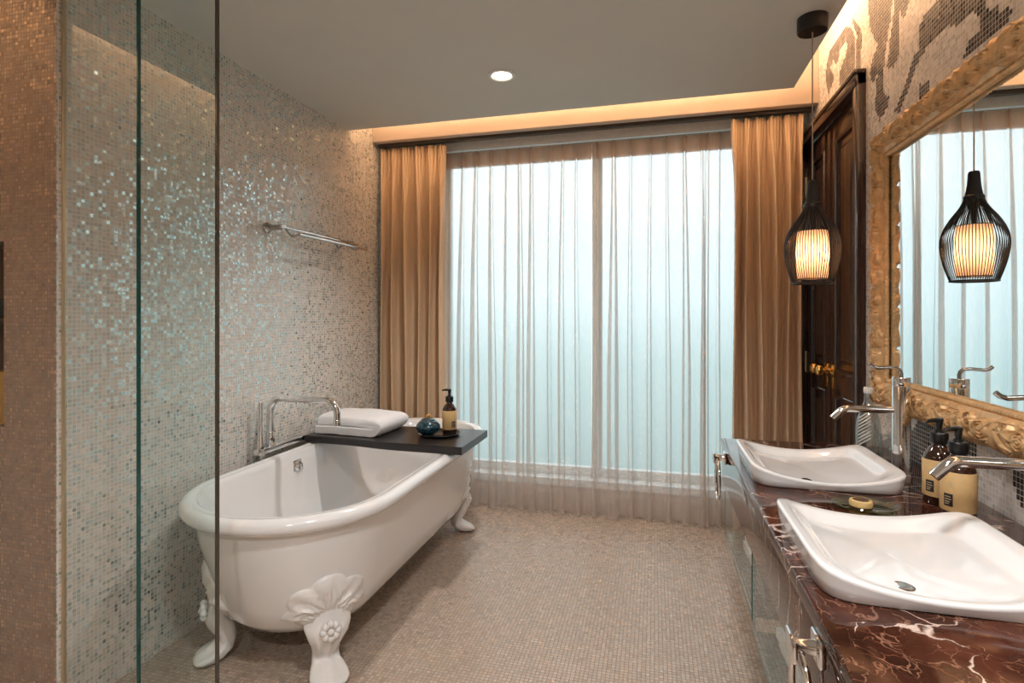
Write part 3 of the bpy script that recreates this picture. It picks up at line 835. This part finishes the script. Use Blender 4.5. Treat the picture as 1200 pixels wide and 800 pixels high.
for k in range(NW):
    a = 2 * PI * k / NW
    mb.tube([(px + r * math.cos(a), py + r * math.sin(a), z) for r, z in cs], .00135, 5, cap=False)
for k in range(24):      # second, inner layer of wires in the neck
    a = 2 * PI * (k + .5) / 24
    q = [(r * .93, z) for r, z in cs if z > 1.55]
    mb.tube([(px + r * math.cos(a), py + r * math.sin(a), z) for r, z in q], .0016, 5, cap=False)
ringp = lambda r, z, n=48: [(px + r * math.cos(2 * PI * i / n), py + r * math.sin(2 * PI * i / n), z) for i in range(n)]
mb.tube(ringp(.067, 1.361), .0032, 8, closed=True)
mb.build('wire_cage', M['black_metal'], pen, ang=80)
# ribbed shade
rows = []
for i in range(13):
    h = i / 12; z = 1.377 + .178 * h
    rr_ = .048 + .006 * math.sin(PI * h)
    rows.append([(px + rr_ * (1 + .025 * math.cos(36 * 2 * PI * k / 216)) * math.cos(2 * PI * k / 216), py + rr_ * (1 + .025 * math.cos(36 * 2 * PI * k / 216)) * math.sin(2 * PI * k / 216), z) for k in range(216)])
sh = MB().grid(rows, True).build('lamp_shade', M['shade'], pen, ang=180)
MB().tube(ringp(.049, 1.377), .0016, 6, closed=True).build('shade_ring', M['black_metal'], pen)
mb = MB().tube(ringp(.049, 1.555), .0016, 6, closed=True)
mb.tube([(px - .049, py, 1.555), (px + .049, py, 1.555)], .0014, 6).tube([(px, py - .049, 1.555), (px, py + .049, 1.555)], .0014, 6).tube([(px, py, 1.67), (px, py, 1.52)], .008, 10)
mb.build('shade_holder', M['black_metal'], pen)
MB().lathe([(0, 1.43), (.012, 1.433), (.02, 1.45), (.02, 1.465), (.012, 1.49), (.009, 1.52), (0, 1.52)], (px, py, 0), 20).build('bulb', M['bulb'], pen)

# ------------------------------------------------------------------ vanity
CX0, CY0, CY1, CZ = .258, .12, 2.336, .75
ct = thing('vanity_top', 'dark brown veined marble vanity top under the gold mirror', 'vanity', (CX0, CY1, .585))
mb = MB().box(CX0, XR - .004, CY0, CY1, CZ - .030, CZ, .004, 3)
mb.build('countertop', M['marble'], ct, ang=40)
MB().box(CX0 + .004, CX0 + .024, CY0, CY1 - .004, .582, CZ - .0305, .001).box(CX0 + .0245, XR - .004, CY1 - .024, CY1 - .004, .582, CZ - .0305, .001).build('apron', M['marble'], ct)

def shelf_unit(y0, y1, zb, label):
    t = thing('glass_shelf_unit', label, 'vanity shelf', (.55, (y0 + y1) / 2, zb), 'glass shelf units under the vanity')
    x0, x1 = .268, XR - .01
    MB().box(x0, x0 + .008, y0, y1, zb, .5815).build('front_pane', M['unit_glass'], t, smooth=False)
    MB().box(x0 + .0005, x0 + .0075, y0, y1, zb - .004, zb - .0002).box(x0 + .0005, x0 + .0075, y1 + .0002, y1 + .004, zb - .004, .58).box(x0 + .0005, x0 + .0075, y0 - .004, y0 - .0002, zb - .004, .58).build('pane_edge', M['edge_green'], t, smooth=False)
    MB().box(x0 + .009, x1, y1 - .008, y1, zb, .5815).build('side_pane', M['unit_glass'], t, smooth=False)
    MB().box(x0 + .009, x1, y0, y0 + .008, zb, .5815).build('side_pane', M['unit_glass'], t, smooth=False)
    MB().box(x0 + .009, x1, y0 + .009, y1 - .009, zb, zb + .010).build('shelf', M['edge_green'], t, smooth=False)
    return t
shelf_unit(1.685, 2.31, .374, 'glass-fronted shelf unit hanging under the far basin')
shelf_unit(1.03, 1.66, .348, 'glass-fronted shelf unit hanging under the near basin')
for k in range(2):
    place_towel(folded_towel(.34, .22, .07, 2, 20 + k), (.47, 2.06, .385 + .071 * k), PI / 2 * 0 + .03, ('lower' if k == 0 else 'upper') + ' white folded towel on the shelf under the far basin', group='white towels under the vanity')
for k in range(4):
    place_towel(folded_towel(.34, .20, .036, 2, 40 + k), (.47, 1.80, .385 + .0365 * k), .0, ['bottom', 'second lowest', 'third lowest', 'top'][k] + ' dark grey green folded towel in the stack under the far basin', 'towel_dark', 'dark towels under the vanity')
for k in range(2):
    place_towel(folded_towel(.34, .24, .07, 2, 30 + k), (.47, 1.47, .359 + .071 * k), .03, ('lower' if k == 0 else 'upper') + ' white folded towel on the shelf under the near basin', group='white towels under the vanity')

def towel_ring(y, label, z=.705):
    t = thing('towel_ring', label, 'towel ring', (CX0, y, z), 'chrome towel rings')
    x = CX0 + .004
    MB().box(x - .048, x - .040, y - .028, y + .028, z - .018, z + .018, .003).box(x - .010, x, y - .026, y + .026, z - .022, z + .022, .003).lathe([(.013, -.040), (.011, -.025), (.014, -.006)], (x, y, z), 18, 'x').build('bracket', M['chrome'], t)
    cz = z - .012 - .072
    mb = MB(); mb.tube([(x - .030 + .0, y + .060 * math.cos(2 * PI * k / 48), cz + .074 * math.sin(2 * PI * k / 48)) for k in range(48)], .0055, 10, closed=True)
    mb.build('ring', M['chrome'], t)
towel_ring(2.20, 'chrome towel ring at the far end of the vanity front')
towel_ring(.985, 'chrome towel ring on the vanity front below the near basin', .700)

# basins -------------------------------------------------------------
def basin(yc, label):
    xc, hx, hy = .476, .200, .207
    t = thing('washbasin', label, 'basin', (xc, yc, CZ), 'white saddle shaped basins')
    def rr_ring(ix, iy, zf, n=88, e=9):
        pts = []
        for k in range(n):
            a = 2 * PI * k / n
            c, s = math.cos(a), math.sin(a)
            m = (abs(c) ** e + abs(s) ** e) ** (-1 / e)
            u, v = c * m, s * m
            pts.append((xc + u * (hx - ix), yc + v * (hy - iy), zf(u, v)))
        return pts
    rim = lambda u, v: CZ + .023 + .034 * abs(u) ** 2.0 + .001 * v * v
    rows = [rr_ring(.011, .011, lambda u, v: CZ + .0005, e=8), rr_ring(.007, .007, lambda u, v: CZ + .0025, e=8)]
    rows += [rr_ring(.0035, .0035, lambda u, v: CZ + .003 + (rim(u, v) - CZ - .003) * .45, e=9), rr_ring(.001, .001, lambda u, v: rim(u, v) - .009), rr_ring(.0, .0, lambda u, v: rim(u, v) - .005), rr_ring(.002, .002, lambda u, v: rim(u, v) - .001), rr_ring(.006, .006, lambda u, v: rim(u, v)), rr_ring(.011, .011, lambda u, v: rim(u, v) - .0015)]
    for q in range(1, 13):
        s = q / 12
        ins = .011 + .048 * s
        def zf(u, v, s=s):
            top = rim(u, v) - .0015
            low = CZ + .004 + .034 * abs(u) ** 2.2 * (1 - s * .45)
            k = s * s * (3 - 2 * s)
            return top + (low - top) * k
        rows.append(rr_ring(ins, ins, zf, e=8 - 2 * s))
    for q in range(1, 9):
        s = q / 8
        def zf(u, v, s=s): return CZ + .004 + .0187 * abs(u) ** 2.2 * (1 - s) ** 1.3 - .0015 * s
        ix = .059 + (hx - .059) * s * .98; iy = .059 + (hy - .059) * s * .98
        rows.append(rr_ring(ix, iy, zf, e=6 - 3.5 * s))
    mb = MB(); mb.grid(rows, True, capa=True, capb=True)
    mb.build('bowl', M['porcelain'], t, ang=60)
    MB().lathe([(.019, .003), (.019, .0056), (.016, .0066), (.010, .0062), (0, .0062)], (xc - .045, yc - .118, CZ), 28).build('drain', M['chrome_dark'], t, label='chrome drain')
    return t
basin(1.900, 'white saddle-shaped basin at the far end of the vanity')
basin(1.243, 'white saddle-shaped basin at the near end of the vanity')

# basin taps -------------------------------------------------------------
def tap(y, label):
    x = .745
    t = thing('basin_tap', label, 'faucet', (x, y, CZ), 'tall chrome basin taps')
    MB().lathe([(.030, 0), (.030, .004), (.0255, .008), (.0255, .268), (.0245, .270), (.0245, .2735), (.0255, .2755), (.0255, .297), (.024, .300), (0, .300)], (x, y, CZ), 36).build('tap_body', M['chrome'], t)
    z = CZ + .195
    p = [(x - .02, y, z), (x - .145, y, z)] + arc((x - .145, y, z - .035), .035, PI / 2, PI / 2 + PI / 3.6, 6)[1:]
    e = p[-1]; p.append((e[0] - .020, y, e[2] - .0215))
    MB().tube(p, .0115, 16).build('spout', M['chrome'], t)
    z0 = CZ + .300
    MB().tube([(x, y, z0 - .002), (x, y, z0 + .010), (x - .003, y, z0 + .020), (x - .012, y, z0 + .027), (x - .03, y, z0 + .029), (x - .065, y, z0 + .026), (x - .078, y, z0 + .030), (x - .086, y, z0 + .037)], .0055, 10).build('handle', M['chrome_dark'], t)
tap(1.955, 'tall chrome tap with side spout behind the far basin')
tap(1.300, 'tall chrome tap with side spout behind the near basin')

# carafe, tumbler, soap dish -------------------------------------------------------------
ca = thing('glass_carafe', 'clear glass water carafe with steel cap beside the far tap', 'carafe', (.735, 2.195, CZ))
prof = [(0, .0), (.036, 0), (.040, .004), (.0405, .09), (.036, .125), (.024, .160), (.015, .185), (.013, .205), (.014, .222)]
MB().lathe([(0, .004)] + [(max(0, r - .003), z + .003) for r, z in prof[1:]][::1], (.735, 2.195, CZ), 32).lathe(prof, (.735, 2.195, CZ), 32).build('bottle', M['ware'], ca)
MB().lathe([(.0145, .216), (.0152, .218), (.0152, .234), (.014, .237), (0, .237)], (.735, 2.195, CZ), 24).build('cap', M['white_paint'], ca)
mb = MB()  # slanting white stripes over one side of the carafe
for q in range(9):
    zz = .030 + q * .012
    for w_ in range(8):
        a0 = -2.75 + .13 * w_
        rr_ = .0408 if zz + .006 * w_ < .09 else .0408 - (zz + .006 * w_ - .09) * .11
        mb.add([(.735 + rr_ * math.cos(a0), 2.195 + rr_ * math.sin(a0), CZ + zz + .004 * w_), (.735 + rr_ * math.cos(a0 + .13), 2.195 + rr_ * math.sin(a0 + .13), CZ + zz + .004 * (w_ + 1)), (.735 + rr_ * math.cos(a0 + .13), 2.195 + rr_ * math.sin(a0 + .13), CZ + zz + .005 + .004 * (w_ + 1)), (.735 + rr_ * math.cos(a0), 2.195 + rr_ * math.sin(a0), CZ + zz + .005 + .004 * w_)], [(0, 1, 2, 3)])
o = mb.build('white_stripes', M['white_paint'], ca, label='slanting white stripes on the glass'); o['kind'] = 'stuff'
tu = MB().lathe([(0, .0), (.031, 0), (.033, .003), (.0345, .085), (.0325, .085), (.031, .008), (0, .007)], (.770, 2.105, CZ), 32).build('tumbler', M['ware'])
tag(tu, 'clear drinking glass standing right behind the far tap', 'glass')
o = MB().lathe([(0, .002), (.045, .002), (.058, .006), (.066, .013), (.067, .011), (.060, .002), (.046, -.0005 + .001), (0, .0008)], (.520, 1.575, CZ), 44, sx=1.15, sy=.92).build('soap_dish', M['dish'])
tag(o, 'oval green glass soap dish on the marble between the basins', 'soap dish')
so = thing('soap', 'small round tan soap with dark seal on the glass dish', 'soap', (.512, 1.580, CZ + .002))
MB().lathe([(0, 0), (.022, 0), (.026, .003), (.027, .010), (.025, .016), (.020, .018), (.019, .0165), (0, .0165)], (.512, 1.580, CZ + .0022), 24).build('soap_body', M['soap'], so)
MB().lathe([(0, .017), (.018, .017), (.0175, .0185), (0, .019)], (.512, 1.580, CZ + .0022), 24).build('seal', M['soap_dark'], so, label='dark seal pressed in the soap')

# ------------------------------------------------------------------ mirror with carved gold frame
MI = dict(y0=.78, y1=2.245, z0=1.014, z1=1.815)
FW = .108
mi_ = thing('wall_mirror', 'large wall mirror in a carved gold frame above the vanity', 'mirror', (XR, 1.5, 1.4))
MB().box(XR - .018, XR - .008, MI['y0'] - .03, MI['y1'] + .03, MI['z0'] - .03, MI['z1'] + .03).build('mirror_glass', M['mirror'], mi_, smooth=False)
def carve(S, T, seed):
    """relief height of scrolls and acanthus leaves; S along the rail (m), T from sight edge outward (m)"""
    Hh = np.zeros_like(S)
    Mo = .150; S = S * 1.0; T = T * .128 / FW
    lo, hi = S.min() - Mo, S.max() + Mo
    k = math.floor(lo / Mo)
    while k * Mo < hi:
        s0 = k * Mo; sg = 1 if k % 2 == 0 else -1
        # leaf fan: rooted near the sight edge, spreading outward
        for (bs, bt, L_, rot, nl) in ((s0 + .030, .030, .098, sg * .42, 5), (s0 + .105, .104, .066, PI - sg * .55, 4)):
            dx, dy = S - bs, T - bt
            r = np.hypot(dx, dy) + 1e-6
            ph = np.arctan2(dx, dy) - rot
            ph = (ph + PI) % (2 * PI) - PI
            env = np.clip(np.cos(np.clip(ph * .85, -PI / 2, PI / 2)), 0, 1)
            R = L_ * (.62 + .38 * np.abs(np.cos(nl * ph)) ** .7) * (.35 + .65 * env)
            q = np.clip(r / R, 0, 1.4)
            ins = (q < 1) & (np.abs(ph) < 1.75)
            h = .013 * np.sqrt(np.clip(1 - q ** 4, 0, 1)) * (.62 + .38 * q) * (.72 + .28 * np.cos(2 * nl * ph)) + .0035 * np.cos(4 * nl * ph) * q
            Hh = np.where(ins, np.maximum(Hh, h + .002), Hh)
        # C scroll with eye
        for (cs_, ct_, R0) in ((s0 + .075, .066, .030), (s0 + .135, .045, .020)):
            dx, dy = (S - cs_) * sg, T - ct_
            r = np.hypot(dx, dy); a = np.arctan2(dy, dx)
            for w in range(3):
                rs = R0 * (1 - (a + PI + 2 * PI * w) / (6 * PI))
                h = .015 * np.exp(-((r - rs) / (R0 * .135)) ** 2) * (rs > .1 * R0)
                Hh = np.maximum(Hh, h)
            Hh = np.maximum(Hh, .016 * np.clip(1 - (r / (R0 * .28)) ** 2, 0, 1))
        # beads and drilled holes
        for (bs, bt, R0, hh) in ((s0 + .052, .100, .008, .015), (s0 + .012, .086, .006, .013), (s0 + .118, .074, .0055, .014)):
            r = np.hypot(S - bs, T - bt)
            Hh = np.maximum(Hh, hh * np.clip(1 - (r / R0) ** 2, 0, 1))
        for (bs, bt, R0) in ((s0 + .043, .080, .0045), (s0 + .094, .092, .004), (s0 + .020, .056, .0035), (s0 + .088, .040, .0035)):
            r = np.hypot(S - bs, T - bt)
            Hh = Hh - .012 * np.exp(-(r / R0) ** 4)
        k += 1
    return Hh
def scallop(S, seed):
    Mo = .150
    u = (S / Mo + .5 * (seed % 2)) % 1.0
    return FW * (.86 + .15 * np.abs(np.sin(PI * u)) ** .55 - .07 * np.exp(-((u - .48) / .035) ** 2))
def rail(y_a, z_a, y_b, z_b, outward, seed):
    L_ = math.hypot(y_b - y_a, z_b - z_a)
    d = ((y_b - y_a) / L_, (z_b - z_a) / L_)
    ns, nt = int(L_ / .0026), 52
    s = np.linspace(0, 1, ns + 1)[None, :]; t = np.linspace(0, 1, nt + 1)[:, None]
    S0 = s * L_ + 0 * t
    Wd = scallop(S0, seed)
    T = .013 + (Wd - .013) * t
    # mitre: ends run out at 45 degrees
    S = -T + (L_ + 2 * T) * s
    Hh = carve(S, T, seed)
    tt = T / FW
    base = XR - .028 - .020 * np.sin(np.clip(tt, 0, 1) * PI) ** .8
    X = base - Hh * 1.1 * np.clip(np.minimum((1 - t) * 9, 1), 0, 1)
    Y = y_a + d[0] * S + outward[0] * T; Z = z_a + d[1] * S + outward[1] * T
    rows = [[(float(X[i, j]), float(Y[i, j]), float(Z[i, j])) for j in range(ns + 1)] for i in range(nt + 1)]
    back = [(XR - .003, p[1], p[2]) for p in rows[-1]]
    rows.append([(p[0] + .008, p[1] + outward[0] * .002, p[2] + outward[1] * .002) for p in rows[-1]]); rows.append(back)
    inn = [[(XR - .022, p[1] - outward[0] * .002, p[2] - outward[1] * .002) for p in rows[0]]]
    MB().grid(inn + rows).build('frame_rail', M['gold'], mi_, ang=75)
    # twisted rope at the sight edge
    n = int(L_ / .0028); rows = []
    for i in range(n + 1):
        q = i / n * L_; row = []
        for k in range(14):
            a = 2 * PI * k / 14
            r = .0080 * (1 + .13 * math.cos(2 * (a + q * 2 * PI / .030)))
            o = r * math.cos(a); x = XR - .028 - r * math.sin(a)
            row.append((x, y_a + d[0] * q + outward[0] * (.006 + o), z_a + d[1] * q + outward[1] * (.006 + o)))
        rows.append(row)
    MB().grid(rows, True, capa=True, capb=True).build('rope_moulding', M['gold'], mi_, ang=75)
y0, y1, z0, z1 = MI['y0'], MI['y1'], MI['z0'], MI['z1']
rail(y1, z0, y1, z1, (1, 0), 0)
rail(y0, z1, y1, z1, (0, 1), 1)
rail(y0, z0, y1, z0, (0, -1), 1)
rail(y0, z0, y0, z1, (-1, 0), 0)

# ------------------------------------------------------------------ glass screens
GY = 1.288
gs = thing('glass_screen', 'clear glass screen panel against the mosaic corner at the left edge', 'glass screen', (-1.62, GY, 0), 'glass screen panels')
MB().box(XL + .002, -1.484, GY, GY + .0005, .006, ZC - .002).build('pane', M['screen_glass'], gs, smooth=False)
MB().box(XL + .002, -1.4845, GY - .006, GY + .0065, 0, .006).build('floor_channel', M['gold_trim'], gs, smooth=False)
gs = thing('glass_screen', 'teal tinted glass screen panel with dark green edge, right beside the bathtub end', 'glass screen', (-1.34, GY, 0), 'glass screen panels')
MB().box(-1.478, -1.204, GY, GY + .0005, .006, ZC - .002).build('pane', M['screen_glass_teal'], gs, smooth=False)
MB().box(-1.4835, -1.4785, GY - .005, GY + .0055, .006, ZC - .002).build('pane_edge', M['edge_green'], gs, smooth=False, label='dark green glass edge')
MB().box(-1.2035, -1.1975, GY - .005, GY + .0055, .006, ZC - .002).build('pane_edge', M['edge_dark'], gs, smooth=False)
MB().box(-1.4835, -1.1975, GY - .006, GY + .0065, 0, .006).build('floor_channel', M['gold_trim'], gs, smooth=False)
# toiletries in the niche at the left edge
o = MB().box(-2.10, -1.99, YA + .02, YA + .08, 1.162, 1.2255, .004).build('toiletry_box', M['black_plastic'])
o.location.z = .0712; tag(o, 'black toiletry box on the upper shelf of the wall niche', 'box')
o = MB().box(-2.10, -1.989, YA + .02, YA + .08, .8905, 1.06, .004).build('toiletry_carton', M['ochre']); tag(o, 'ochre toiletry carton on the floor of the wall niche', 'box')

# ------------------------------------------------------------------ daylight
w = bpy.data.worlds.new('sky'); scene.world = w; w.use_nodes = True
nt = w.node_tree
for n in list(nt.nodes): nt.nodes.remove(n)
out = nt.nodes.new('ShaderNodeOutputWorld'); bg = nt.nodes.new('ShaderNodeBackground')
tc = nt.nodes.new('ShaderNodeTexCoord'); sp = nt.nodes.new('ShaderNodeSeparateXYZ'); nt.links.new(tc.outputs['Generated'], sp.inputs[0])
r = nt.nodes.new('ShaderNodeValToRGB'); nt.links.new(math_node(nt, 'MULTIPLY_ADD', sp.outputs[2], .5, .5), r.inputs[0])
e = r.color_ramp.elements
e[0].position = .34; e[0].color = (.24, .36, .36, 1); e[1].position = .60; e[1].color = (.90, .975, 1.0, 1)
k = e.new(.46); k.color = (.50, .67, .69, 1); k = e.new(.52); k.color = (.78, .92, .96, 1)
nt.links.new(r.outputs[0], bg.inputs[0]); bg.inputs[1].default_value = 1.26
nt.links.new(bg.outputs[0], out.inputs[0])
for a, b in WIN:
    l = bpy.data.lights.new('window_portal', 'AREA'); l.shape = 'RECTANGLE'; l.size = b - a; l.size_y = WZ1 - WZ0
    l.cycles.is_portal = True
    lo = bpy.data.objects.new('window_portal', l); COL.objects.link(lo); lo.location = ((a + b) / 2, YW + .155, (WZ0 + WZ1) / 2); lo.rotation_euler = (-PI / 2, 0, 0)

# ------------------------------------------------------------------ camera and picture settings
cam = bpy.data.cameras.new('camera'); co = bpy.data.objects.new('camera', cam); COL.objects.link(co)
co.location = (0, 0, 1.24); co.rotation_euler = (PI / 2, 0, math.radians(14.62))
cam.lens = 640 / 1200 * 36; cam.sensor_width = 36; cam.shift_y = -.025; cam.clip_start = .02
scene.camera = co
vs = scene.view_settings
scene.display_settings.display_device = 'sRGB'
vs.view_transform = 'Standard'; vs.look = 'None'; vs.gamma = 1; vs.exposure = .64; vs.use_curve_mapping = False
cy = scene.cycles
cy.use_denoising = True; cy.denoiser = 'OPENIMAGEDENOISE'; cy.denoising_input_passes = 'RGB_ALBEDO_NORMAL'
cy.max_bounces = 10; cy.diffuse_bounces = 5; cy.glossy_bounces = 5; cy.transparent_max_bounces = 24; cy.transmission_bounces = 8
cy.sample_clamp_indirect = 6
